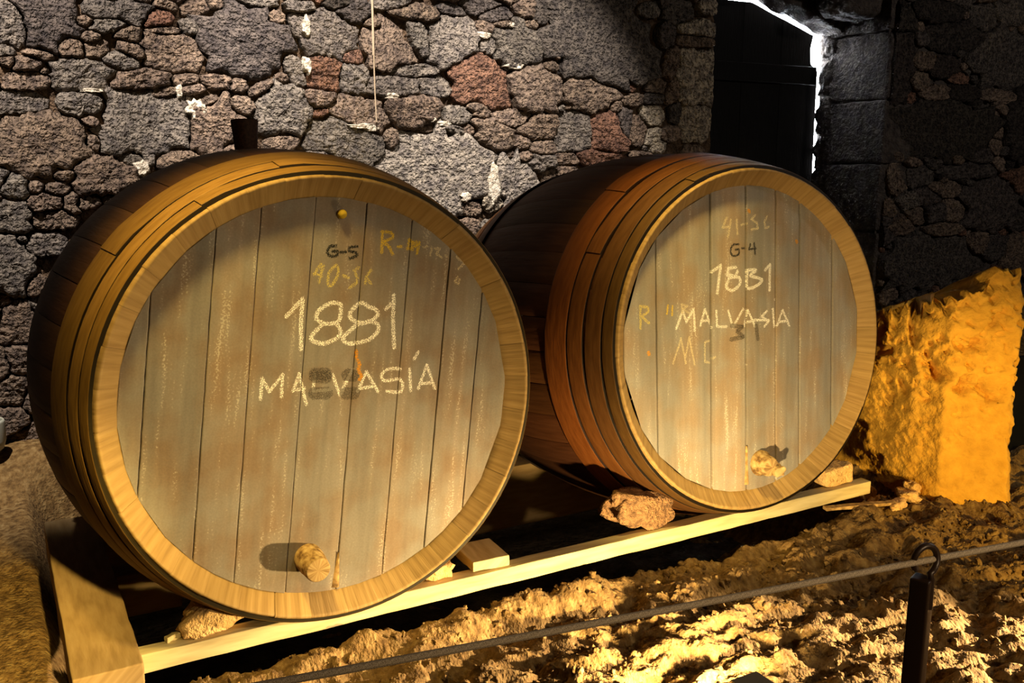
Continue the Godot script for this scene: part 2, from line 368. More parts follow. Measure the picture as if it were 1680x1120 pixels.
func steps(s: float, r: float, n: int) -> PackedFloat32Array:
	var out := PackedFloat32Array([-s, -s + r * 0.3, -s + r])
	for k in range(1, n):
		out.append(-s + r + (2.0 * s - 2.0 * r) * k / n)
	out.append_array([s - r, s - r * 0.3, s])
	return out


# a rounded box (full size, edge radius), welded, displaced by noise: beams, blocks, stones
func rounded(size: Vector3, r: float, n: Vector3i, amp := 0.0, freq := 8.0, off := Vector3.ZERO, taper := Vector2.ONE) -> ArrayMesh:
	var h := size * 0.5
	var V := PackedVector3Array()
	var UV := PackedVector2Array()
	var I := PackedInt32Array()
	var seen := {}
	var ax := [steps(h.x, r, n.x), steps(h.y, r, n.y), steps(h.z, r, n.z)]
	for f in 6:
		var w := f / 2
		var u := (w + 1) % 3
		var v := (w + 2) % 3
		var sgn := 1.0 if f % 2 == 0 else -1.0
		var au: PackedFloat32Array = ax[u]
		var av: PackedFloat32Array = ax[v]
		var ids := PackedInt32Array()
		for j in av.size():
			for i in au.size():
				var p := Vector3()
				p[w] = h[w] * sgn
				p[u] = au[i]
				p[v] = av[j]
				var q := p.clamp(-h + Vector3.ONE * r, h - Vector3.ONE * r)
				var d := p - q
				var nn := d.normalized() if d.length() > 1e-6 else Vector3()
				p = q + nn * r
				if amp > 0.0:
					p += nn * amp * noise.get_noise_3dv((p + off) * freq)
				var ty := clampf((p.y + h.y) / maxf(size.y, 0.001), 0.0, 1.0)
				p.x *= lerpf(1.0, taper.x, ty)
				p.z *= lerpf(1.0, taper.y, ty)
				var key := Vector3i((p * 20000.0).round())
				if not seen.has(key):
					seen[key] = V.size()
					V.append(p)
					UV.append(Vector2(p.x + off.x, (p.y - p.z + off.y)) if size.x >= size.z else Vector2(p.z + off.x, p.y - p.x + off.y))
				ids.append(seen[key])
		for j in av.size() - 1:
			for i in au.size() - 1:
				var a := ids[j * au.size() + i]
				var b := ids[j * au.size() + i + 1]
				var c := ids[(j + 1) * au.size() + i]
				var e := ids[(j + 1) * au.size() + i + 1]
				if sgn > 0.0:
					I.append_array([a, b, c, b, e, c])
				else:
					I.append_array([a, c, b, b, c, e])
	return make(V, I, UV)


# a rough stone: a blob with flattened facets
func boulder(size: Vector3, sd: float, lumps := 0.35, res := 14) -> ArrayMesh:
	var V := PackedVector3Array()
	var I := PackedInt32Array()
	var cols := res * 2
	for j in res + 1:
		var ph := PI * j / res - PI / 2
		for i in cols:
			var th := TAU * i / cols
			var d := Vector3(cos(ph) * cos(th), sin(ph), cos(ph) * sin(th))
			var box := d / maxf(absf(d.x), maxf(absf(d.y), absf(d.z)))
			var p := d.lerp(box, 0.55)
			var k := 1.0 + lumps * noise.get_noise_3dv(d * 1.1 + Vector3.ONE * sd) + lumps * 0.28 * noise.get_noise_3dv(d * 3.5 + Vector3.ONE * (sd + 9.0))
			V.append(p * k * size * 0.5)
	for j in res:
		for i in cols:
			var a := j * cols + i
			var b := j * cols + (i + 1) % cols
			var c := a + cols
			var e := b + cols
			I.append_array([a, c, b, b, c, e])
	return make(V, I)


# a body of revolution round y; profile of (radius, height) from bottom to top
func lathe(pr: Array, seg := 24) -> ArrayMesh:
	var V := PackedVector3Array()
	var UV := PackedVector2Array()
	for j in pr.size():
		for i in seg + 1:
			var a := TAU * i / seg
			V.append(Vector3(pr[j].x * cos(a), pr[j].y, -pr[j].x * sin(a)))
			UV.append(Vector2(float(i) / seg, pr[j].y * 4.0))
	return make(V, grid_index(pr.size(), seg + 1), UV)


func tube(path: PackedVector3Array, radius: float, seg := 8, taper := 1.0) -> ArrayMesh:
	var V := PackedVector3Array()
	var UV := PackedVector2Array()
	var run := 0.0
	var side := Vector3.ZERO
	for k in path.size():
		var t := (path[mini(k + 1, path.size() - 1)] - path[maxi(k - 1, 0)]).normalized()
		if k == 0:
			side = t.cross(Vector3.UP if absf(t.y) < 0.9 else Vector3.RIGHT).normalized()
		else:
			run += path[k].distance_to(path[k - 1])
			side = (side - t * side.dot(t)).normalized()
		var up := side.cross(t)
		var r := radius * lerpf(1.0, taper, float(k) / maxi(path.size() - 1, 1))
		for i in seg + 1:
			var a := TAU * i / seg
			V.append(path[k] + (side * cos(a) + up * sin(a)) * r)
			UV.append(Vector2(float(i) / seg, run))
	var I := grid_index(path.size(), seg + 1, PackedInt32Array(), 0, true)
	for e in [0, path.size() - 1]:
		var b: int = V.size()
		V.append(path[e])
		UV.append(Vector2.ZERO)
		for i in seg:
			var p: int = e * (seg + 1) + i
			I.append_array([b, p + 1, p] if e != 0 else [b, p, p + 1])
	return make(V, I, UV)


func slab_box(a: Vector3, b: Vector3) -> ArrayMesh:
	var m := BoxMesh.new()
	m.size = (b - a).abs()
	var st := SurfaceTool.new()
	st.append_from(m, 0, Transform3D(Basis(), (a + b) * 0.5))
	return st.commit()


# ------------------------------------------------------------------ room
func build_shell() -> void:
	var ce := structure("ceiling", "dark stone cellar ceiling")
	part("ceiling_slab", slab_box(Vector3(-4.4, 3.6, -3.0), Vector3(7.4, 3.9, 6.4)), M.plain, ce)
	var wl := structure("wall_left", "rough stone cellar side wall")
	part("wall_body", slab_box(Vector3(-4.4, -0.6, -2.9), Vector3(-4.0, 3.7, 6.4)), M.plain, wl)
	var wr := structure("wall_right", "rough stone cellar side wall")
	part("wall_body", slab_box(Vector3(7.0, -0.6, -2.9), Vector3(7.4, 3.7, 6.4)), M.plain, wr)
	var wf := structure("wall_front", "rough stone cellar wall behind the viewer")
	part("wall_body", slab_box(Vector3(-4.4, -0.6, 6.0), Vector3(7.4, 3.7, 6.4)), M.plain, wf)


func tone(code: String) -> Color:
	var j := rng.randf_range(-0.03, 0.03)
	match code:
		"g":
			return lin(Color(0.51 + j, 0.49 + j, 0.468 + j))
		"l":
			return lin(Color(0.63 + j, 0.61 + j, 0.585 + j))
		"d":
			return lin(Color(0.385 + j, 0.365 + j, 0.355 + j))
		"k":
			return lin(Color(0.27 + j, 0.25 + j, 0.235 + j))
		"r":
			return lin(Color(0.53 + j, 0.41 + j, 0.35 + j))
		"p":
			return lin(Color(0.72 + j, 0.69 + j, 0.63 + j))
	return lin(Color(0.53 + j, 0.473 + j, 0.425 + j))


func read_stones(rows: Array) -> Array:
	var out := []
	for row in rows:
		for item in (row as String).split(";"):
			var a := item.split(" ")
			out.append({"c": Vector2(float(a[0]), float(a[1])), "h": Vector2(float(a[2]), float(a[3])) * 1.05, "r": deg_to_rad(float(a[4])), "t": a[5], "s": sin(deg_to_rad(float(a[4]))), "k": cos(deg_to_rad(float(a[4])))})
	return out


func metric(s: Dictionary, p: Vector2) -> float:
	var d: Vector2 = p - s.c
	var x: float = (d.x * s.k + d.y * s.s) / s.h.x
	var y: float = (-d.x * s.s + d.y * s.k) / s.h.y
	return sqrt(x * x + y * y)


# small stones that close the gaps between the big ones
func fill_gaps(stones: Array, lo: Vector2, hi: Vector2, most: int, tries: int, smallest: float, biggest: float, codes: String) -> void:
	var added := 0
	for k in tries:
		if added >= most:
			return
		var p := Vector2(rng.randf_range(lo.x, hi.x), rng.randf_range(lo.y, hi.y))
		var gap := 1.0
		for s in stones:
			if absf(s.c.x - p.x) < 0.7 and absf(s.c.y - p.y) < 0.6:
				var m := metric(s, p)
				gap = minf(gap, (m - 0.97) * minf(s.h.x, s.h.y))
				if gap < smallest:
					break
		if gap < smallest:
			continue
		var h := clampf(gap, smallest, biggest)
		var r := rng.randf_range(-0.35, 0.35)
		stones.append({"c": p, "h": Vector2(h * rng.randf_range(1.2, 2.0), h * rng.randf_range(0.85, 1.1)), "r": r, "t": codes[rng.randi() % codes.length()], "s": sin(r), "k": cos(r)})
		added += 1


func rank(s: Dictionary) -> float:
	var seen: bool = s.c.y < 2.25 and s.c.x > -1.65 and s.c.y > 0.15
	return s.h.x * s.h.y * (1.0 if seen else 0.01)


func stone_parts(stones: Array, parent: Node, lo: Vector2, hi: Vector2, place: Callable) -> void:
	# the 300 largest become parts of their own, the rest one joined part
	var order := range(stones.size())
	order.sort_custom(func(a: int, b: int) -> bool: return rank(stones[a]) > rank(stones[b]))
	var own := 0
	var RV := PackedVector3Array()
	var RI := PackedInt32Array()
	var RC := PackedColorArray()
	for n in order:
		var s: Dictionary = stones[n]
		if s.c.x < lo.x - 0.05 or s.c.x > hi.x + 0.05 or s.c.y < lo.y or s.c.y > hi.y:
			continue
		var near := []
		for o in stones:
			if o != s and absf(o.c.x - s.c.x) < o.h.x * 1.5 + s.h.x * 1.5 and absf(o.c.y - s.c.y) < o.h.y * 1.5 + s.h.y * 1.5 + 0.06:
				near.append(o)
		var big: float = maxf(s.h.x, s.h.y)
		var na := 64 if big > 0.06 else 36
		var out := PackedVector2Array()
		for i in na:
			var a := TAU * i / na
			var d := Vector2(cos(a), sin(a))
			var lx: float = (d.x * s.k + d.y * s.s) / s.h.x
			var ly: float = (-d.x * s.s + d.y * s.k) / s.h.y
			var reach := 1.30 / sqrt(lx * lx + ly * ly)
			# squarish outline
			reach *= 1.0 + 0.16 * absf(sin(2.0 * (a - s.r)))
			var low := 0.0
			var high := reach
			for b in 9:
				var mid := (low + high) * 0.5
				var p: Vector2 = s.c + d * mid
				var mine := metric(s, p)
				var blocked := false
				for o in near:
					if metric(o, p) < mine:
						blocked = true
						break
				if blocked:
					high = mid
				else:
					low = mid
			var r := low - 0.0030
			r *= 1.0 + 0.16 * noise.get_noise_2d(s.c.x * 31.0 + cos(a) * 1.6, s.c.y * 31.0 + sin(a) * 1.6) + 0.085 * noise.get_noise_2d(s.c.x * 57.0 + cos(a) * 5.0, s.c.y * 47.0 + sin(a) * 5.0)
			out.append(d * clampf(r, 0.004, hi.x - lo.x))
		var tall: float = 0.012 + 0.036 * rng.randf() + minf(0.016, big * 0.10)
		var lean := Vector2(rng.randf_range(-0.16, 0.16), rng.randf_range(-0.20, 0.16)) * (1.0 if big < 0.13 else 0.45)
		var ring: Array = [0.0, 0.14, 0.28, 0.42, 0.56, 0.69, 0.81, 0.91, 0.97, 1.0, 1.0] if big > 0.06 else [0.0, 0.4, 0.72, 0.92, 1.0, 1.0]
		var V := PackedVector3Array()
		var C := PackedColorArray()
		var base := tone(s.t)
		for j in ring.size():
			for i in na:
				var p2: Vector2 = out[i] * ring[j]
				var t: float = ring[j]
				var w: Vector2 = s.c + p2
				w.x = clampf(w.x, lo.x, hi.x)
				var z := tall * (1.0 - 0.45 * pow(t, 12.0)) + p2.dot(lean)
				z += 0.010 * noise.get_noise_2d(w.x * 9.0, w.y * 9.0) * minf(1.0, big * 8.0) + 0.0065 * noise.get_noise_2d(w.x * 34.0 + 50.0, w.y * 34.0) - 0.012 * absf(noise.get_noise_2d(w.x * 15.0, w.y * 21.0 + 70.0)) + 0.0022 * fine.get_noise_2d(w.x * 120.0, w.y * 120.0)
				if j == ring.size() - 1:
					z = -0.05
				elif j == ring.size() - 2:
					z -= 0.003
				V.append(place.call(w, maxf(z, -0.05)))
				C.append(base)
		var I := PackedInt32Array()
		for j in ring.size() - 1:
			for i in na:
				var a2 := j * na + i
				var b2 := j * na + (i + 1) % na
				I.append_array([a2, a2 + na, b2, b2, a2 + na, b2 + na])
		if own < 298:
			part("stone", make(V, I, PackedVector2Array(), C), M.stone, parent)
			own += 1
		else:
			var first := RV.size()
			RV.append_array(V)
			RC.append_array(C)
			for k in I:
				RI.append(k + first)
	if RV.size():
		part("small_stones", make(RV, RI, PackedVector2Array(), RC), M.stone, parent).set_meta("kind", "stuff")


func mortar_sheet(lo: Vector2, hi: Vector2, cellsize: float, place: Callable) -> ArrayMesh:
	var cols := int((hi.x - lo.x) / cellsize) + 1
	var rows := int((hi.y - lo.y) / cellsize) + 1
	var V := PackedVector3Array()
	for j in rows:
		for i in cols:
			var p := lo + Vector2((hi.x - lo.x) * i / (cols - 1), (hi.y - lo.y) * j / (rows - 1))
			var z := -0.012 + 0.016 * noise.get_noise_2d(p.x * 7.0, p.y * 7.0) + 0.010 * noise.get_noise_2d(p.x * 27.0, p.y * 27.0)
			V.append(place.call(p, z))
	return make(V, grid_index(rows, cols))


func build_back_wall() -> void:
	var wb := structure("wall_back", "rubble stone cellar wall behind the two casks")
	part("wall_body", slab_box(Vector3(-4.4, -0.6, DOOR_Z), Vector3(JAMB_LEFT - 0.02, 3.7, WALL_Z - 0.06)), M.plain, wb)
	part("lintel", slab_box(Vector3(JAMB_LEFT - 0.1, 2.52, DOOR_Z), Vector3(JAMB_RIGHT + 0.1, 3.7, WALL_Z - 0.03)), M.dark_stone, wb)
	var flat_place := func(p: Vector2, z: float) -> Vector3: return Vector3(p.x, p.y, WALL_Z + z)
	part("mortar_bed", mortar_sheet(Vector2(-2.2, -0.2), Vector2(JAMB_LEFT, 3.0), 0.016, flat_place), M.mortar, wb)
	part("mortar_bed", mortar_sheet(Vector2(-4.2, -0.2), Vector2(-2.2, 3.7), 0.06, flat_place), M.mortar, wb)
	part("mortar_bed", mortar_sheet(Vector2(-2.2, 3.0), Vector2(JAMB_LEFT, 3.7), 0.06, flat_place), M.mortar, wb)
	var stones := read_stones(WALL_STONES)
	fill_gaps(stones, Vector2(-1.75, 0.15), Vector2(JAMB_LEFT - 0.06, 2.2), 175, 9000, 0.011, 0.05, "bbbgbr")
	fill_gaps(stones, Vector2(-2.1, 0.1), Vector2(JAMB_LEFT - 0.06, 2.6), 40, 1200, 0.05, 0.09, "bbg")
	fill_gaps(stones, Vector2(-3.9, 0.05), Vector2(JAMB_LEFT - 0.06, 3.3), 260, 5000, 0.045, 0.15, "bbgdb")
	stone_parts(stones, wb, Vector2(-3.95, 0.02), Vector2(JAMB_LEFT - 0.03, 3.4), flat_place)
	for item in LIME.split(";"):
		var a := item.split(" ")
		var c := Vector2(float(a[0]), float(a[1]))
		var h := Vector2(float(a[2]), float(a[3])) * 1.35
		var V := PackedVector3Array()
		for j in 6:
			for i in 22:
				var t := TAU * i / 22
				var r := (j / 5.0) * (1.0 + 0.55 * noise.get_noise_2d(c.x * 40.0 + cos(t) * 1.3, c.y * 40.0 + sin(t) * 1.3))
				var p := c + Vector2(cos(t) * h.x, sin(t) * h.y) * r
				V.append(Vector3(p.x, p.y, WALL_Z + (0.046 + 0.010 * noise.get_noise_2d(p.x * 30.0, p.y * 30.0) if j < 5 else -0.03)))
		var I := PackedInt32Array()
		for j in 5:
			for i in 22:
				var a2 := j * 22 + i
				var b2 := j * 22 + (i + 1) % 22
				I.append_array([a2, a2 + 22, b2, b2, a2 + 22, b2 + 22])
		part("lime_patch", make(V, I), M.lime, wb)
	# the wall right of the door and its reveal
	var we := structure("wall_back_right", "dark block and rubble wall right of the door")
	part("wall_body", slab_box(Vector3(JAMB_RIGHT + 0.03, -0.6, DOOR_Z), Vector3(7.4, 3.7, WALL_Z - 0.06)), M.plain, we)
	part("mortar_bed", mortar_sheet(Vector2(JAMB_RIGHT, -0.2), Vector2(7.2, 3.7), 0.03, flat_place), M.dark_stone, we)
	var far := read_stones(FAR_STONES)
	fill_gaps(far, Vector2(JAMB_RIGHT + 0.05, 0.2), Vector2(5.9, 2.6), 110, 3000, 0.02, 0.08, "bdkdbr")
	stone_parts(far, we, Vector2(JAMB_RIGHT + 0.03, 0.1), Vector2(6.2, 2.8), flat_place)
	# courses of dressed blocks that make the door reveal
	var y := -0.1
	var tops := [0.42, 0.88, 1.36, 1.80, 2.26, 2.72]
	for k in tops.size():
		var hgt: float = tops[k] - y
		var inset := rng.randf_range(-0.012, 0.012)
		var b := rounded(Vector3(0.30, hgt - 0.012, WALL_Z - DOOR_Z - 0.10), 0.018, Vector3i(3, 10, 14), 0.016, 9.0, Vector3(k * 3.0, 0, 0))
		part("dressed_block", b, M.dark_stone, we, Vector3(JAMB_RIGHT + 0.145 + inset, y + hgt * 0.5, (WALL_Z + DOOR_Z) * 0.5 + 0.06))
		y = tops[k]
	# rough broken stones along the outer edge of the reveal, where the daylight comes in
	for k in 9:
		var sz := Vector3(0.14, rng.randf_range(0.20, 0.30), 0.16)
		part("edge_stone", boulder(sz, 40.0 + k * 3.1, 0.5), M.dark_stone, we, Vector3(JAMB_RIGHT + 0.045 + rng.randf_range(-0.01, 0.025), 0.15 + k * 0.262, DOOR_Z + 0.08))
	var cs := part("corner_stone", rounded(Vector3(0.92, 0.22, 0.24), 0.03, Vector3i(16, 4, 4), 0.05, 7.0), M.dark_stone, we, Vector3(3.735, 2.472, DOOR_Z + 0.13))
	cs.rotation.z = -0.29
	part("corner_stone", boulder(Vector3(0.62, 0.30, 0.34), 3.3, 0.22, 18), M.dark_stone, we, Vector3(JAMB_RIGHT - 0.06, 2.50, DOOR_Z + 0.40))


func build_door() -> void:
	var d := structure("door_1", "dark plank door with daylight showing round its edge")
	var x := JAMB_LEFT - 0.12
	var right := JAMB_RIGHT + 0.004
	var n := 9
	var w := (right - x) / n
	for k in n:
		var xa := x + w * k - 0.001
		var xb := x + w * (k + 1) + 0.001
		var poly := PackedVector2Array([Vector2(xa, -0.14), Vector2(xb, -0.14)])
		if k == n - 1:
			poly.append_array([Vector2(xb + 0.012, 1.2), Vector2(xb + 0.004, 1.62), Vector2(xb, 2.04), Vector2(xb - 0.07, 2.085), Vector2(xb - 0.085, 2.19), Vector2(xb - 0.06, door_top(xb - 0.06))])
		else:
			poly.append(Vector2(xb, door_top(xb)))
		if xa < 3.30 and xb > 3.30:
			poly.append(Vector2(3.30, door_top(3.30)))
		poly.append(Vector2(xa, door_top(xa)))
		part("plank", prism(poly, DOOR_Z - 0.045, DOOR_Z - 0.010 + 0.003 * (k % 2)), M.door, d)
	for yy in [0.4, 2.00]:
		part("crossbar", rounded(Vector3(right - x - 0.08, 0.13, 0.03), 0.006, Vector3i(2, 1, 1)), M.door, d, Vector3((x + right) * 0.5, yy, DOOR_Z + 0.008))


func door_top(x: float) -> float:
	return 2.478 if x <= 3.30 else 2.478 - (x - 3.30) * 0.30


# a flat polygon (CCW) given thickness between two z
func prism(poly: PackedVector2Array, z0: float, z1: float) -> ArrayMesh:
	var V := PackedVector3Array()
	var UV := PackedVector2Array()
	var I := PackedInt32Array()
	var n := poly.size()
	var idx := Geometry2D.triangulate_polygon(poly)
	for z in [z1, z0]:
		for q in poly:
			V.append(Vector3(q.x, q.y, z))
			UV.append(q)
	for k in range(0, idx.size(), 3):
		var a := idx[k]
		var b := idx[k + 1]
		var c := idx[k + 2]
		if (poly[b] - poly[a]).cross(poly[c] - poly[a]) < 0.0:
			var sw := b
			b = c
			c = sw
		I.append_array([a, b, c, n + a, n + c, n + b])
	for k in n:
		var e := (k + 1) % n
		I.append_array([k, n + k, e, e, n + k, n + e])
	return make(V, I, UV, PackedColorArray(), true)


func ground(x: float, z: float) -> float:
	var y := 0.0
	# hollow under the casks, a bank at the foot of the wall and at the stub
	var under := smoothstep(0.02, -0.10, z) * smoothstep(-2.0, -1.75, z) * smoothstep(-1.53, -1.35, x) * smoothstep(1.75, 1.3, x)
	y -= 0.40 * under
	y += 0.15 * smoothstep(-1.75, -2.1, z)
	y += 0.055 * exp(-pow((z - 0.065) / 0.06, 2.0)) * smoothstep(0.45, 0.0, x) * smoothstep(-1.6, -1.3, x)
	y += 0.055 * smoothstep(0.95, 1.35, x) * smoothstep(0.5, -0.1, z)
	y += 0.03 * noise.get_noise_2d(x * 1.3, z * 1.3)
	return lerpf(y, -0.008, near_lamp(x, z))


func near_lamp(x: float, z: float) -> float:
	return smoothstep(0.20, 0.08, Vector2(x - LAMP.x, z - LAMP.z).length())


func rough(x: float, z: float) -> float:
	var n1 := noise.get_noise_2d(x * 3.2 + z * 1.6 + 9.0, z * 5.5 - x * 1.2)
	var n2 := noise.get_noise_2d(x * 8.0 + z * 5.0, z * 15.0 - x * 4.0 + 40.0)
	var n3 := fine.get_noise_2d(x * 46.0, z * 46.0)
	var n4 := fine.get_noise_2d(x * 88.0 + 7.0, z * 88.0)
	var calm := smoothstep(-1.45, -1.2, x) * 0.8 + 0.2
	return (0.062 * maxf(n1, -0.5) + 0.017 * n2 + 0.0055 * n3 + 0.0030 * n4) * calm * (1.0 - 0.9 * near_lamp(x, z))


func axis_lines(cuts: Array) -> PackedFloat32Array:
	var out := PackedFloat32Array()
	for k in cuts.size():
		var c: Array = cuts[k]
		var n := int(ceil((c[1] - c[0]) / c[2]))
		for i in n:
			out.append(c[0] + (c[1] - c[0]) * i / n)
	out.append(cuts[cuts.size() - 1][1])
	return out


func build_floor() -> void:
	var fl := structure("floor", "rough trodden dirt floor of the cellar")
	var xs := axis_lines([[-4.2, -2.0, 0.12], [-2.0, -1.4, 0.02], [-1.4, 1.9, 0.010], [1.9, 2.6, 0.025], [2.6, 7.2, 0.15]])
	var zs := axis_lines([[-2.9, -2.0, 0.06], [-2.0, -0.35, 0.03], [-0.35, 1.15, 0.010], [1.15, 1.6, 0.03], [1.6, 6.2, 0.15]])
	var V := PackedVector3Array()
	V.resize(xs.size() * zs.size())
	var k := 0
	for j in range(zs.size() - 1, -1, -1):
		for i in xs.size():
			V[k] = Vector3(xs[i], ground(xs[i], zs[j]) + rough(xs[i], zs[j]), zs[j])
			k += 1
	# rows run from near (large z) to far: seen from above x right, -z up
	part("dirt_surface", make(V, grid_index(zs.size(), xs.size())), M.dirt, fl)
	part("sleeper_beam", rounded(Vector3(2.9, 0.30, 0.14), 0.012, Vector3i(12, 2, 2), 0.006, 6.0, Vector3(4.4, 0, 0)), M.old_timber, fl, Vector3(0.0, -0.145, -1.27))
	part("subsoil", slab_box(Vector3(-4.4, -0.7, -3.0), Vector3(7.4, -0.35, 6.4)), M.plain, fl)


# ------------------------------------------------------------------ the crumbling stub wall
func build_stub() -> void:
	var t := thing("stub_wall", "crumbling ochre plastered stub of wall at the right, lit amber", "wall", Vector3(1.75, 0.0, -0.2))
	var o := t.position
	# plan outline (world x, z), top height; walked with the outside on the left
	var plan := [Vector2(1.76, -0.62), Vector2(1.71, -0.36), Vector2(1.668, -0.05), Vector2(1.690, 0.085), Vector2(1.79, 0.155), Vector2(1.90, 0.225), Vector2(1.945, 0.205), Vector2(2.03, 0.0), Vector2(2.10, -0.35), Vector2(2.08, -0.62)]
	var tops := [0.60, 0.70, 0.80, 0.87, 0.915, 0.965, 0.95, 0.88, 0.70, 0.60]
	var pts := PackedVector2Array()
	var hs := PackedFloat32Array()
	for k in plan.size():
		var a: Vector2 = plan[k]
		var b: Vector2 = plan[(k + 1) % plan.size()]
		var n := maxi(2, int(a.distance_to(b) / 0.011))
		for i in n:
			pts.append(a.lerp(b, float(i) / n))
			hs.append(lerpf(tops[k], tops[(k + 1) % plan.size()], float(i) / n))
	var cols := pts.size()
	var mid := Vector2.ZERO
	for p in pts:
		mid += p / cols
	var V := PackedVector3Array()
	var rows := 84
	for j in rows + 5:
		var f := minf(float(j) / rows, 1.0)
		var shrink := 1.0 if j <= rows else 1.0 - (j - rows) / 4.0
		for i in cols + 1:
			var p: Vector2 = pts[i % cols]
			var ragged := 0.055 * noise.get_noise_2d(p.x * 9.0, p.y * 9.0) + 0.035 * noise.get_noise_2d(p.x * 30.0, p.y * 30.0)
			var y := -0.06 + (hs[i % cols] + 0.06) * f + ragged * pow(f, 7.0)
			var dir := (p - mid).normalized()
			var q := mid + (p - mid) * shrink
			var foot := 0.045 * pow(1.0 - f, 6.0)
			var bulge := 0.020 * noise.get_noise_3d(p.x * 4.0, y * 4.0, p.y * 4.0) + 0.008 * noise.get_noise_3d(p.x * 15.0, y * 15.0, p.y * 15.0) + 0.004 * fine.get_noise_3d(p.x * 70.0, y * 70.0, p.y * 70.0)
			# broken hollows in the upper half
			var hole := maxf(0.0, noise.get_noise_3d(p.x * 8.0 + 30.0, y * 8.0, p.y * 8.0) - 0.16) * 0.22 * smoothstep(0.30, 0.62, y) + minf(0.03, maxf(0.0, noise.get_noise_3d(p.x * 17.0 + 3.0, y * 22.0, p.y * 17.0) - 0.27) * 0.30) * smoothstep(0.05, 0.6, y) + 0.010 * smoothstep(0.06, 0.0, absf(noise.get_noise_3d(p.x * 4.0 + 60.0, y * 7.0, p.y * 4.0)))
			q += dir * (bulge - hole + foot - 0.02 * smoothstep(0.85, 1.0, f)) * shrink
			if j > rows:
				y = lerpf(y, 0.80, 1.0 - shrink) + 0.02 * noise.get_noise_2d(q.x * 14.0, q.y * 14.0)
			V.append(Vector3(q.x - o.x, y - o.y, q.y - o.z))
	part("wall_stump", make(V, grid_index(rows + 5, cols + 1, PackedInt32Array(), 0, false)), M.plaster, t)


# ------------------------------------------------------------------ rail and beams
func build_timber() -> void:
	var r := rounded(Vector3(2.73, 0.053, 0.052), 0.004, Vector3i(60, 2, 2), 0.003, 5.0, Vector3(0.4, 0, 0))
	lone("timber_rail", r, M.timber, "long pale timber rail running under the front of both casks", "rail", Vector3(0.035, 0.1135, -0.0255))
	var b := rounded(Vector3(0.165, 0.12, 1.16), 0.006, Vector3i(4, 2, 30), 0.004, 5.0, Vector3(7.4, 0, 0))
	lone("timber_beam", b, M.old_timber, "broad weathered timber beam at the left end of the rail", "beam", Vector3(-1.394, 0.082, -0.535))
	var c := rounded(Vector3(0.20, 0.15, 0.10), 0.01, Vector3i(4, 3, 3), 0.008, 8.0, Vector3(2.4, 0, 0))
	lone("timber_block", c, M.old_timber, "short dark timber block against the beam beneath the left cask", "block", Vector3(-1.21, 0.03, -0.66))
	var w := rounded(Vector3(0.125, 0.034, 0.15), 0.004, Vector3i(6, 2, 6), 0.004, 9.0, Vector3(1.4, 0, 0))
	var wb := lone("wood_offcut", w, M.timber, "short pale timber offcut behind the rail, right of the left cask", "offcut", Vector3(-0.287, 0.158, -0.09))
	wb.rotation.y = -0.05
	var chip := rounded(Vector3(0.055, 0.016, 0.018), 0.003, Vector3i(5, 2, 2), 0.006, 40.0, Vector3(6, 0, 0))
	var ch := lone("wood_chip", chip, M.timber, "small wood chip on top of the rail's left end", "chip", Vector3(-1.22, 0.147, -0.05))
	ch.rotation.y = 0.35
	var bt := rounded(Vector3(0.30, 0.014, 0.030), 0.003, Vector3i(10, 2, 2), 0.003, 9.0, Vector3(9, 0, 0))
	var ba := lone("wood_batten", bt, M.pale_wood, "thin pale batten lying on the dirt below the right cask", "batten", Vector3(1.27, ground(1.27, 0.06) + 0.030, 0.06))
	ba.rotation.y = -0.30


# ------------------------------------------------------------------ casks
func cask_r(s: float) -> float:
	var u := (s - LENGTH * 0.5) / (LENGTH * 0.5)
	return BULGE - (BULGE - RIM) * u * u


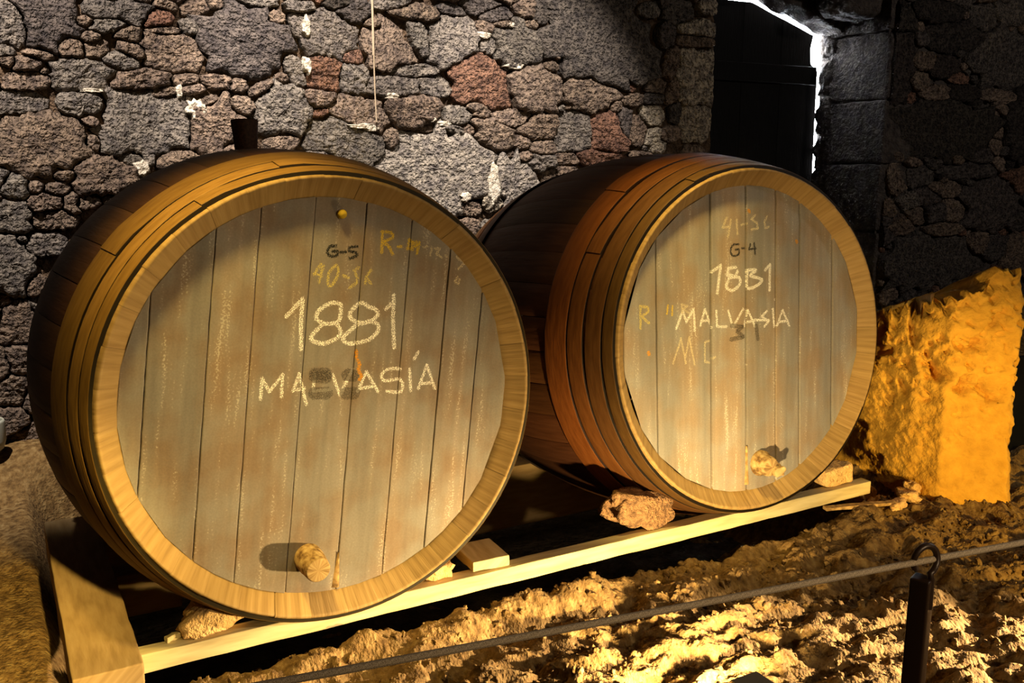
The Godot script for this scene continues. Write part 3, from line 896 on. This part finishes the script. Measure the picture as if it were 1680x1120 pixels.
func head_image(strokes: Array, seams: Array, roll: float, sd: int, grey: Color, brown: Color, pale: Color) -> Image:
	var N := 960
	var bufs := []
	# fine vertical streaks, broad streaks, blotches, grit
	for spec in [[0.075, 480, 40], [0.03, 200, 14], [0.007, 960, 960], [0.16, 960, 960]]:
		var n := FastNoiseLite.new()
		n.seed = sd + bufs.size() * 13
		n.noise_type = FastNoiseLite.TYPE_SIMPLEX_SMOOTH
		n.frequency = spec[0]
		n.fractal_octaves = 4
		var im := n.get_image(spec[1], spec[2])
		im.convert(Image.FORMAT_L8)
		if spec[1] != N or spec[2] != N:
			im.resize(N, N, Image.INTERPOLATE_CUBIC)
		bufs.append(im.get_data())
	var A: PackedByteArray = bufs[0]
	var B: PackedByteArray = bufs[1]
	var D: PackedByteArray = bufs[2]
	var G: PackedByteArray = bufs[3]
	var seam_tone := PackedFloat32Array()
	var x_tone := PackedFloat32Array()
	x_tone.resize(N)
	for k in seams.size() + 1:
		seam_tone.append(rng.randf_range(0.95, 1.04))
	for x in N:
		var u := (float(x) / N - 0.5) * 1.12
		var k := 0
		while k < seams.size() and u > seams[k]:
			k += 1
		x_tone[x] = seam_tone[k]
	var P := PackedByteArray()
	P.resize(N * N * 3)
	var i := 0
	for y in N:
		for x in N:
			var a := A[i] / 255.0
			var b := B[i] / 255.0
			var d := D[i] / 255.0
			var g := G[i] / 255.0
			var t := clampf((d - 0.5) * 1.5 + (b - 0.5) * 0.9 + 0.42, 0.0, 1.0)
			var l := (0.84 + 0.20 * b + 0.12 * a) * x_tone[x] * (0.95 + 0.10 * g)
			var r := (grey.r + (brown.r - grey.r) * t) * l
			var gg := (grey.g + (brown.g - grey.g) * t) * l
			var bb := (grey.b + (brown.b - grey.b) * t) * l
			# pale worn flecks along the grain
			var f := clampf((a * 0.85 + g * 0.75 + b * 0.25 - 1.27) * 5.0, 0.0, 0.6)
			if f > 0.0:
				r += (pale.r - r) * f
				gg += (pale.g - gg) * f
				bb += (pale.b - bb) * f
			var j := i * 3
			P[j] = int(clampf(r, 0.0, 1.0) * 255.0)
			P[j + 1] = int(clampf(gg, 0.0, 1.0) * 255.0)
			P[j + 2] = int(clampf(bb, 0.0, 1.0) * 255.0)
			i += 1
	var im := Image.create_from_data(N, N, false, Image.FORMAT_RGB8, P)
	var cr := cos(roll)
	var sr := sin(roll)
	for row in strokes:
		for item in (row as String).split(";"):
			var bits := item.split("|")
			var head := bits[0].split(" ")
			var wid := float(head[1]) * 0.5 / 1.12 * N
			var col := Color(0.99, 0.97, 0.92)
			var cover := 1.0
			var grit := 0.53
			match head[0]:
				"y":
					col = Color(0.80, 0.72, 0.36)
				"Y":
					col = Color(0.82, 0.68, 0.16)
					grit = 0.46
				"f":
					col = Color(0.84, 0.77, 0.60)
					grit = 0.55
					cover = 0.9
				"k":
					col = Color(0.10, 0.095, 0.085)
					grit = 0.36
				"s":
					col = Color(0.21, 0.185, 0.15)
					grit = 0.40
					cover = 0.6
				"o":
					col = Color(0.80, 0.52, 0.10)
					grit = 0.45
			var pts := PackedVector2Array()
			for k in range(1, bits.size()):
				var q := bits[k].split(" ")
				var px := float(q[0])
				var py := float(q[1])
				pts.append(Vector2(((px * cr - py * sr) / 1.12 + 0.5) * N, (0.5 - (px * sr + py * cr) / 1.12) * N))
			if pts.size() >= 6 and head[0] != "s":
				pts = smooth_line(pts)
			for k in pts.size() - 1:
				var p0 := pts[k]
				var p1 := pts[k + 1]
				var lo := p0.min(p1) - Vector2.ONE * (wid + 3.0)
				var hi := p0.max(p1) + Vector2.ONE * (wid + 3.0)
				for yy in range(maxi(int(lo.y), 0), mini(int(hi.y) + 1, N)):
					for xx in range(maxi(int(lo.x), 0), mini(int(hi.x) + 1, N)):
						var p := Vector2(xx, yy)
						var dd := p.distance_to(Geometry2D.get_closest_point_to_segment(p, p0, p1))
						var gr := 0.5 + 0.5 * fine.get_noise_2d(xx * 0.33, yy * 0.33) + 0.22 * fine.get_noise_2d(xx * 0.9, yy * 0.9 + 50.0)
						var edge := clampf(wid + 0.8 - dd + (gr - 0.5) * 5.0, 0.0, 1.0)
						if edge > 0.0 and gr > grit - 0.12:
							var k2 := cover * edge * clampf((gr - grit) * 6.0 + 0.72, 0.0, 1.0)
							im.set_pixel(xx, yy, im.get_pixel(xx, yy).lerp(col, k2))
	# raw pale wood wedge under the lowest seam
	return im


func smooth_line(pts: PackedVector2Array) -> PackedVector2Array:
	var out := PackedVector2Array()
	for k in pts.size() - 1:
		for i in 4:
			out.append(pts[k].cubic_interpolate(pts[k + 1], pts[maxi(k - 1, 0)], pts[mini(k + 2, pts.size() - 1)], i / 4.0))
	out.append(pts[pts.size() - 1])
	return out


func make_cask(label: String, at: Vector3, turn: Vector3, roll: float, seams: Array, strokes: Array, sd: int, hoops: Array, wood: Color, iron: Color, greys: Array) -> Node3D:
	rng.seed = sd
	var t := thing("wine_cask", label, "cask", at, "")
	t.rotation = turn
	# generator of a stave: (radius, s), from the inside of the front end over the outside to the inside of the back end
	var gen := [Vector2(0.536, 0.066), Vector2(0.543, 0.050), Vector2(0.560, 0.034), Vector2(0.577, 0.017), Vector2(0.588, 0.004), Vector2(0.5925, 0.0), Vector2(0.597, 0.001), Vector2(0.600, 0.005)]
	var ns := 22
	for k in range(1, ns):
		var s := 0.005 + (LENGTH - 0.01) * k / ns
		gen.append(Vector2(cask_r(s), s))
	for k in range(7, -1, -1):
		gen.append(Vector2(gen[k].x, LENGTH - gen[k].y))
	var nor := []
	for k in gen.size():
		var d: Vector2 = (gen[mini(k + 1, gen.size() - 1)] - gen[maxi(k - 1, 0)]).normalized()
		nor.append(Vector2(d.y, -d.x))
	var N := 36
	for n in N:
		var a0 := TAU * n / N + roll * 0.0
		var a1 := TAU * (n + 1) / N
		var g := 0.0010 + 0.0012 * rng.randf()
		var lift := rng.randf_range(-0.0012, 0.0012)
		var deep := [1.0, 0.0, 0.0, 0.0, 0.0, 1.0]
		var V := PackedVector3Array()
		var UV := PackedVector2Array()
		var C := PackedColorArray()
		var j := rng.randf_range(0.82, 1.16)
		var col := lin(Color(wood.r * j, wood.g * j * rng.randf_range(0.96, 1.04), wood.b * j))
		for k in gen.size():
			var gk := g if k > 7 and k < gen.size() - 8 else g * 0.25
			var angs := [a0 + gk, a0 + gk, lerpf(a0, a1, 0.33), lerpf(a0, a1, 0.67), a1 - gk, a1 - gk]
			for c in 6:
				var p: Vector2 = gen[k] - nor[k] * (deep[c] * (0.010 if k > 7 and k < gen.size() - 8 else 0.0025) - lift)
				V.append(Vector3(cos(angs[c]) * p.x, sin(angs[c]) * p.x + RIM, -p.y))
				UV.append(Vector2(angs[c] * RIM + n * 0.17, gen[k].y + n * 0.31))
				C.append(col if k > 7 and k < gen.size() - 8 else lin(Color(0.635, 0.52, 0.33) * (0.9 + 0.1 * j)))
		part("stave", make(V, grid_index(gen.size(), 6, PackedInt32Array(), 0, true), UV, C), M.stave, t)
	# hoops: flat bands with a lapped end
	for h in hoops:
		var s0: float = h[0]
		var s1: float = h[1]
		var lap: float = h[2]
		var hr: float = h[3]
		var V := PackedVector3Array()
		var UV := PackedVector2Array()
		var C := PackedColorArray()
		var seg := 120
		var prof := []
		for e in [[0.0, -0.004], [0.0, 0.0080], [0.012, 0.0092], [0.05, 0.0098], [0.35, 0.010], [0.65, 0.010], [0.95, 0.0095], [1.0, 0.0075], [1.0, -0.004]]:
			prof.append(e)
		var jj := rng.randf_range(0.9, 1.1)
		var cc := lin(Color(iron.r * jj * (1.0 + hr), iron.g * jj * (1.0 - hr * 0.25), iron.b * jj * (1.0 - hr * 0.4)))
		for e in prof:
			for i in seg + 3:
				var f := float(i) / seg
				var a: float = lap + TAU * f
				var s: float = lerpf(s0, s1, e[0]) + 0.0025 * sin(a * 3.0 + s0 * 40.0) + 0.0012 * noise.get_noise_2d(a * 8.0, s0 * 50.0)
				var r: float = cask_r(s) + e[1] + (0.0032 * smoothstep(0.985, 1.002, f))
				V.append(Vector3(cos(a) * r, sin(a) * r + RIM, -s))
				UV.append(Vector2(a * 0.6, s + s0))
				C.append(cc if e[1] > 0.0081 else cc * 0.10)  # edges darkened in colour to stand for shade between the hoops
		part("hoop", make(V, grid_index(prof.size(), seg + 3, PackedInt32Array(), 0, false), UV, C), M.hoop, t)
	# heads of upright boards
	var im := head_image(strokes, seams, roll, sd, greys[0], greys[1], greys[2])
	var hm := mat(Color(1, 1, 1), 0.8, 0.3)
	hm.albedo_texture = ImageTexture.create_from_image(im)
	hm.texture_repeat = false
	hm.roughness = 0.78
	var edges := [-HEAD_R + 0.001]
	edges.append_array(seams)
	edges.append(HEAD_R - 0.001)
	var back_wood := uv_mat(Color(0.32, 0.24, 0.16), 0.85, hm.albedo_texture, null, Vector3.ONE, 0.0)
	for side in 2:
		for k in edges.size() - 1:
			var u0: float = edges[k]
			var u1: float = edges[k + 1]
			var w := u1 - u0
			var gap := 0.0007 + 0.0006 * rng.randf() + (0.0024 if sd == 4 else 0.0)
			var us := [u0 + gap, u0 + gap, u0 + gap + 0.003, u0 + w * 0.5, u1 - gap - 0.003, u1 - gap, u1 - gap]
			var dep := [0.012, 0.0015, 0.0, 0.0, 0.0, 0.0015, 0.012]
			var out := rng.randf_range(-0.0018, 0.0018)
			var V := PackedVector3Array()
			var UV := PackedVector2Array()
			var rows := 26
			for r in rows:
				for c in 7:
					var u: float = us[c] + 0.0016 * noise.get_noise_2d(u0 * 60.0 + (0.0 if c < 3 else 9.0), r * 0.9) * (1.0 if c != 3 else 0.0)
					var vm := sqrt(maxf(HEAD_R * HEAD_R - u * u, 0.0))
					var v := vm * (2.0 * r / (rows - 1) - 1.0)
					var x := u * cos(roll) + v * sin(roll)
					var y := -u * sin(roll) + v * cos(roll)
					var s: float = 0.047 + dep[c] + out + 0.0012 * noise.get_noise_2d(u * 6.0, v * 6.0)
					if side == 1:
						V.append(Vector3(-x, y + RIM, -LENGTH + s))
					else:
						V.append(Vector3(x, y + RIM, -s))
					UV.append(Vector2(u / 1.12 + 0.5, 0.5 - v / 1.12))
			part("head_board", make(V, grid_index(rows, 7, PackedInt32Array(), 0, side == 1), UV), hm if side == 0 else back_wood, t)
	return t


func build_casks() -> void:
	var mirror := func(hs: Array) -> Array:
		var out := hs.duplicate()
		for h in hs:
			out.append([LENGTH - h[1], LENGTH - h[0], h[2] + 2.1, h[3]])
		return out
	# left cask
	var la := Vector3(-0.7758, 0.7452, 0.0198)
	var tilt := -0.0515
	var seams_l := [-0.482, -0.337, -0.228, -0.086, 0.058, 0.195, 0.321, 0.436]
	var hl: Array = mirror.call([[0.011, 0.061, 2.0, 0.0], [0.069, 0.129, 1.62, 0.0], [0.138, 0.256, 2.35, 0.0]])
	var c1 := make_cask("larger front cask chalked 1881 with code G-5, wooden bung on top", la - Basis(Vector3.RIGHT, tilt) * Vector3(0, RIM, 0), Vector3(tilt, 0.0149, 0), deg_to_rad(8.0), seams_l, CHALK_LEFT, 3, hl, Color(0.31, 0.205, 0.125), Color(0.50, 0.38, 0.19), [Color(0.50, 0.468, 0.425), Color(0.47, 0.398, 0.325), Color(0.72, 0.69, 0.62)])
	c1.get_child(0)
	var bung := part("bung", lathe([Vector2(0.0, -0.02), Vector2(0.034, -0.02), Vector2(0.040, 0.06), Vector2(0.0435, 0.095), Vector2(0.041, 0.099), Vector2(0.0, 0.100)], 28), M.bung, c1, Vector3(-0.012, RIM + BULGE - 0.002, -0.72))
	bung.set_meta("label", "dark wooden bung in the top of the cask")
	var plug := part("plug", lathe([Vector2(0.0, -0.02), Vector2(0.040, -0.02), Vector2(0.039, 0.03), Vector2(0.034, 0.082), Vector2(0.030, 0.086), Vector2(0.0, 0.085)], 28), M.cork, c1, Vector3(-0.090, RIM - 0.435, -0.047))
	plug.rotation = Vector3(PI / 2 + 0.10, 0, 0.0)
	plug.set_meta("label", "pale wooden plug low on the head")
	var peg := part("peg", lathe([Vector2(0.0, -0.01), Vector2(0.012, -0.01), Vector2(0.0125, 0.012), Vector2(0.009, 0.018), Vector2(0.0, 0.019)], 18), uv_mat(Color(0.72, 0.60, 0.16), 0.7, null, null, Vector3.ONE, 0.0), c1, Vector3(0.056, RIM + 0.498, -0.047))
	peg.rotation.x = PI / 2
	peg.set_meta("label", "yellow peg high on the head")
	splinter(c1, 0.0, -0.485, 0.10, deg_to_rad(8.0), 0.058)
	# right cask
	var ra := Vector3(0.7763, 0.7584, -0.0173)
	var tilt2 := -0.0976
	var seams_r := [-0.407, -0.173, -0.014, 0.127, 0.245, 0.41]
	var hr: Array = mirror.call([[0.011, 0.054, 1.9, -0.1], [0.062, 0.129, 1.1, -0.05], [0.137, 0.205, 2.5, 0.0], [0.214, 0.322, 2.1, 0.08]])
	var c2 := make_cask("right-hand cask chalked 1881 with code G-4, carved spigot low on its head", ra - Basis(Vector3.RIGHT, tilt2) * Vector3(0, RIM, 0), Vector3(tilt2, -0.0148, 0), deg_to_rad(1.3), seams_r, CHALK_RIGHT, 4, hr, Color(0.31, 0.19, 0.11), Color(0.40, 0.25, 0.12), [Color(0.545, 0.52, 0.48), Color(0.54, 0.47, 0.39), Color(0.78, 0.76, 0.70)])
	var sp := Node3D.new()
	var spig := part("spigot", lathe([Vector2(0.0, -0.02), Vector2(0.046, -0.02), Vector2(0.047, 0.008), Vector2(0.040, 0.012), Vector2(0.036, 0.05), Vector2(0.030, 0.062), Vector2(0.0, 0.063)], 28), M.cork, c2, Vector3(0.040, RIM - 0.452, -0.047))
	sp.free()
	spig.rotation = Vector3(PI / 2 + 0.1, 0, 0)
	spig.set_meta("label", "pale wooden spigot")
	var lug := part("spigot_lug", rounded(Vector3(0.045, 0.055, 0.035), 0.010, Vector3i(4, 4, 3), 0.012, 30.0), M.cork, spig, Vector3(0.024, 0.060, 0.012))
	lug.rotation.z = 0.2
	splinter(c2, 0.0, -0.452, 0.14, deg_to_rad(1.3), -0.014)


# a bare wedge of pale wood let into the lower end of a seam
func splinter(c: Node3D, _s: float, v: float, h: float, roll: float, u: float) -> void:
	var V := PackedVector3Array()
	var UV := PackedVector2Array()
	for j in 9:
		var f := j / 8.0
		var w := 0.013 * pow(1.0 - f, 0.7) + 0.0008
		for i in 3:
			var uu := u + (i - 1) * w
			var vv := v - h * 0.5 + h * f + 0.004 * noise.get_noise_2d(f * 9.0, i * 3.0)
			V.append(Vector3(uu * cos(roll) + vv * sin(roll), -uu * sin(roll) + vv * cos(roll) + RIM, -0.047 + (0.006 if i == 1 else -0.003)))
			UV.append(Vector2(uu, vv))
	part("wood_wedge", make(V, grid_index(9, 3), UV), M.pale_wood, c)


# ------------------------------------------------------------------ chock stones and rubble
func chock(size: Vector3, at: Vector3, turn: Vector3, sd: float, label: String, m: Material, lumps := 0.35) -> void:
	var o := lone("chock_stone", boulder(size, sd, lumps, 16), m, label, "stone", at)
	o.rotation = turn


func build_chocks() -> void:
	chock(Vector3(0.20, 0.095, 0.10), Vector3(-1.105, 0.182, -0.070), Vector3(0, 0.1, 0.35), 2.2, "wedge of pale rough stone chocking the left cask from the left", M.tuff)
	chock(Vector3(0.11, 0.055, 0.08), Vector3(-0.470, 0.165, -0.06), Vector3(0, 0.0, -0.2), 5.1, "small pale stone chocking the left cask from the right", M.tuff)
	chock(Vector3(0.26, 0.125, 0.11), Vector3(0.330, 0.203, -0.075), Vector3(0, 0.0, -0.30), 8.4, "large pink-brown stone chocking the right cask from the left", M.rubble, 0.45)
	var bk := lone("chock_brick", rounded(Vector3(0.15, 0.075, 0.09), 0.014, Vector3i(6, 4, 4), 0.012, 14.0), M.tuff, "pale squared block chocking the right cask from the right", "stone", Vector3(1.245, 0.178, -0.065))
	bk.rotation.z = 0.08
	var spec := [[1.46, -0.01, 0.11, 0.05, 0.08, "flat slab of broken stone leaning at the rail's right end"], [1.56, 0.05, 0.10, 0.04, 0.08, "flat amber stone flake between rail end and stub wall"], [1.635, 0.005, 0.06, 0.06, 0.06, "small rounded stone against the foot of the stub wall"], [1.50, -0.13, 0.14, 0.06, 0.10, "dark-edged stone slab behind the rail's right end"], [1.44, 0.10, 0.12, 0.03, 0.05, "thin stone flake in front of the rail's right end"], [1.60, -0.22, 0.13, 0.09, 0.11, "lump of fallen plaster beside the stub wall's side"]]
	for k in spec.size():
		var q: Array = spec[k]
		var o := lone("fallen_stone", boulder(Vector3(q[2], q[3], q[4]), 60.0 + k * 4.7, 0.5, 12), M.tuff, q[5], "stone", Vector3(q[0], ground(q[0], q[1]) + 0.018, q[1]))
		o.rotation = Vector3(0.05, k * 0.9, 0.08 if k % 2 == 0 else -0.1)
	var cl := lone("fallen_stone", boulder(Vector3(0.17, 0.034, 0.045), 33.0, 0.5, 12), M.tuff, "long yellowish clod of earth just below the middle of the rail", "stone", Vector3(-0.04, 0.028, 0.06))
	cl.rotation = Vector3(0, 0.1, 0.12)
	# loose clods over the dirt: nobody could count them
	var mm := MultiMesh.new()
	mm.transform_format = MultiMesh.TRANSFORM_3D
	mm.mesh = boulder(Vector3.ONE, 71.0, 0.6, 7)
	mm.instance_count = 2600
	rng.seed = 55
	for k in mm.instance_count:
		var x := rng.randf_range(-1.2, 1.9)
		var z := rng.randf_range(0.0, 1.2)
		var s := 0.005 + 0.022 * pow(rng.randf(), 4.0)
		var b := Basis.from_euler(Vector3(rng.randf() * 6.0, rng.randf() * 6.0, rng.randf() * 6.0)).scaled_local(Vector3(s * rng.randf_range(0.8, 1.8), s * 0.7, s))
		mm.set_instance_transform(k, Transform3D(b, Vector3(x, ground(x, z) + rough(x, z) + s * 0.12, z)))
	var cm := MultiMeshInstance3D.new()
	cm.name = "loose_clods"
	cm.multimesh = mm
	cm.material_override = M.dirt
	add_child(cm)
	cm.set_meta("kind", "stuff")
	tag(cm, "loose crumbs and clods of dry earth scattered over the dirt floor", "earth")


# ------------------------------------------------------------------ rope barrier
func build_barrier() -> void:
	var foot := Vector3(-0.315, 0.0, 1.487)
	var t := thing("barrier_post", "dark square iron barrier post with a hooked ring on top", "post", foot)
	var top := 0.735
	var sh := part("shaft", rounded(Vector3(0.031, top + 0.06, 0.031), 0.004, Vector3i(1, 2, 1)), M.iron, t, Vector3(0, (top - 0.06) * 0.5, 0))
	sh.rotation.y = 0.35
	var path := PackedVector3Array()
	path.append(Vector3(0.006, top - 0.05, 0.012))
	path.append(Vector3(0.006, top, 0.011))
	for k in 17:
		var a := -PI / 2 + TAU * 0.93 * k / 16.0
		path.append(Vector3(0.004 + cos(a) * 0.021, top + 0.030 + sin(a) * 0.021, 0.010 - 0.020 * k / 16.0))
	part("hook_ring", tube(path, 0.0055, 10), M.iron, t)
	var rp := PackedVector3Array()
	var c := foot + Vector3(0.004, top + 0.027, 0.0)
	var dir := Vector3(0.989, 0.0, 0.151)
	for k in 41:
		var d := -1.6 + 4.4 * k / 40.0
		rp.append(c + dir * d + Vector3(0, 0.004 * absf(d) * absf(d) - 0.004 * absf(d), 0))
	lone("barrier_rope", tube(rp, 0.0052, 10), M.rope, "thin taut barrier rope threaded through the hook of the iron post", "rope")


# ------------------------------------------------------------------ odds and ends
func build_odds() -> void:
	var p := PackedVector3Array()
	for k in 16:
		var y := 3.6 - 2.03 * k / 15.0
		p.append(Vector3(0.186 + 0.003 * sin(k * 0.9), y, WALL_Z + 0.075 + 0.004 * sin(k * 1.7)))
	lone("hanging_cord", tube(p, 0.0038, 8), M.cable, "longer pale cord hanging down the stone wall above the casks", "cord")
	var p2 := PackedVector3Array()
	for k in 12:
		var y := 3.6 - 1.71 * k / 11.0
		p2.append(Vector3(0.176 + 0.004 * sin(k * 0.7 + 1.0), y, WALL_Z + 0.077))
	lone("hanging_cord", tube(p2, 0.0034, 8), M.cable, "shorter pale cord beside the longer one on the stone wall", "cord")
	lone("pale_vessel", lathe([Vector2(0.0, 0.0), Vector2(0.03, 0.002), Vector2(0.058, 0.025), Vector2(0.070, 0.06), Vector2(0.072, 0.14), Vector2(0.066, 0.15), Vector2(0.060, 0.145), Vector2(0.058, 0.07), Vector2(0.0, 0.03)], 32), M.ceramic, "pale rounded vessel at the wall's foot, cut off by the left edge", "vessel", Vector3(-1.635, 0.155, -2.03))
	lone("dark_panel", rounded(Vector3(0.5, 0.52, 0.02), 0.004, Vector3i(2, 2, 1)), M.panel, "dark glossy panel standing behind the right edge of the stub wall", "panel", Vector3(2.36, 0.25, -0.12))
	var fl := thing("floodlight", "black floodlight with an added light shield on the dirt floor, cut off by the bottom edge", "lamp", LAMP)
	var hs := part("housing", lathe([Vector2(0.0, -0.052), Vector2(0.020, -0.050), Vector2(0.036, -0.036), Vector2(0.040, -0.010), Vector2(0.042, 0.034), Vector2(0.045, 0.036), Vector2(0.045, 0.042), Vector2(0.038, 0.042), Vector2(0.037, 0.034), Vector2(0.0, 0.033)], 28), M.black, fl, Vector3(0, 0.056, 0))
	hs.rotation.x = -PI / 2 + 0.22
	var glow := mat(Color(1, 1, 1), 0.4)
	glow.emission_enabled = true
	glow.emission = Color(1.0, 0.87, 0.60)
	glow.emission_energy_multiplier = 4.0
	var ln := part("lens", lathe([Vector2(0.0, 0.035), Vector2(0.036, 0.035), Vector2(0.034, 0.037), Vector2(0.0, 0.038)], 28), glow, hs)
	ln.set_meta("label", "glowing lens")
	part("added_shield", rounded(Vector3(0.085, 0.003, 0.085), 0.001, Vector3i(2, 1, 2)), M.black, fl, Vector3(0, 0.104, -0.070))  # plate added above the lens to keep the beam off the upper rims
	part("bracket", rounded(Vector3(0.10, 0.012, 0.03), 0.003, Vector3i(2, 1, 1)), M.black, fl, Vector3(0, 0.006, 0))
	var l := SpotLight3D.new()
	l.name = "floodlight_beam"
	l.light_energy = 4.0
	l.light_color = Color(1.0, 0.87, 0.60)
	l.spot_angle = 80.0
	l.spot_angle_attenuation = 0.6
	l.spot_range = 14.0
	l.spot_attenuation = 2.0
	l.light_size = 0.022
	l.shadow_enabled = true
	add_child(l)
	l.look_at_from_position(LAMP + Vector3(0, 0.066, -0.066), LAMP + Vector3(-0.06, 0.56, -1.0), Vector3.UP)
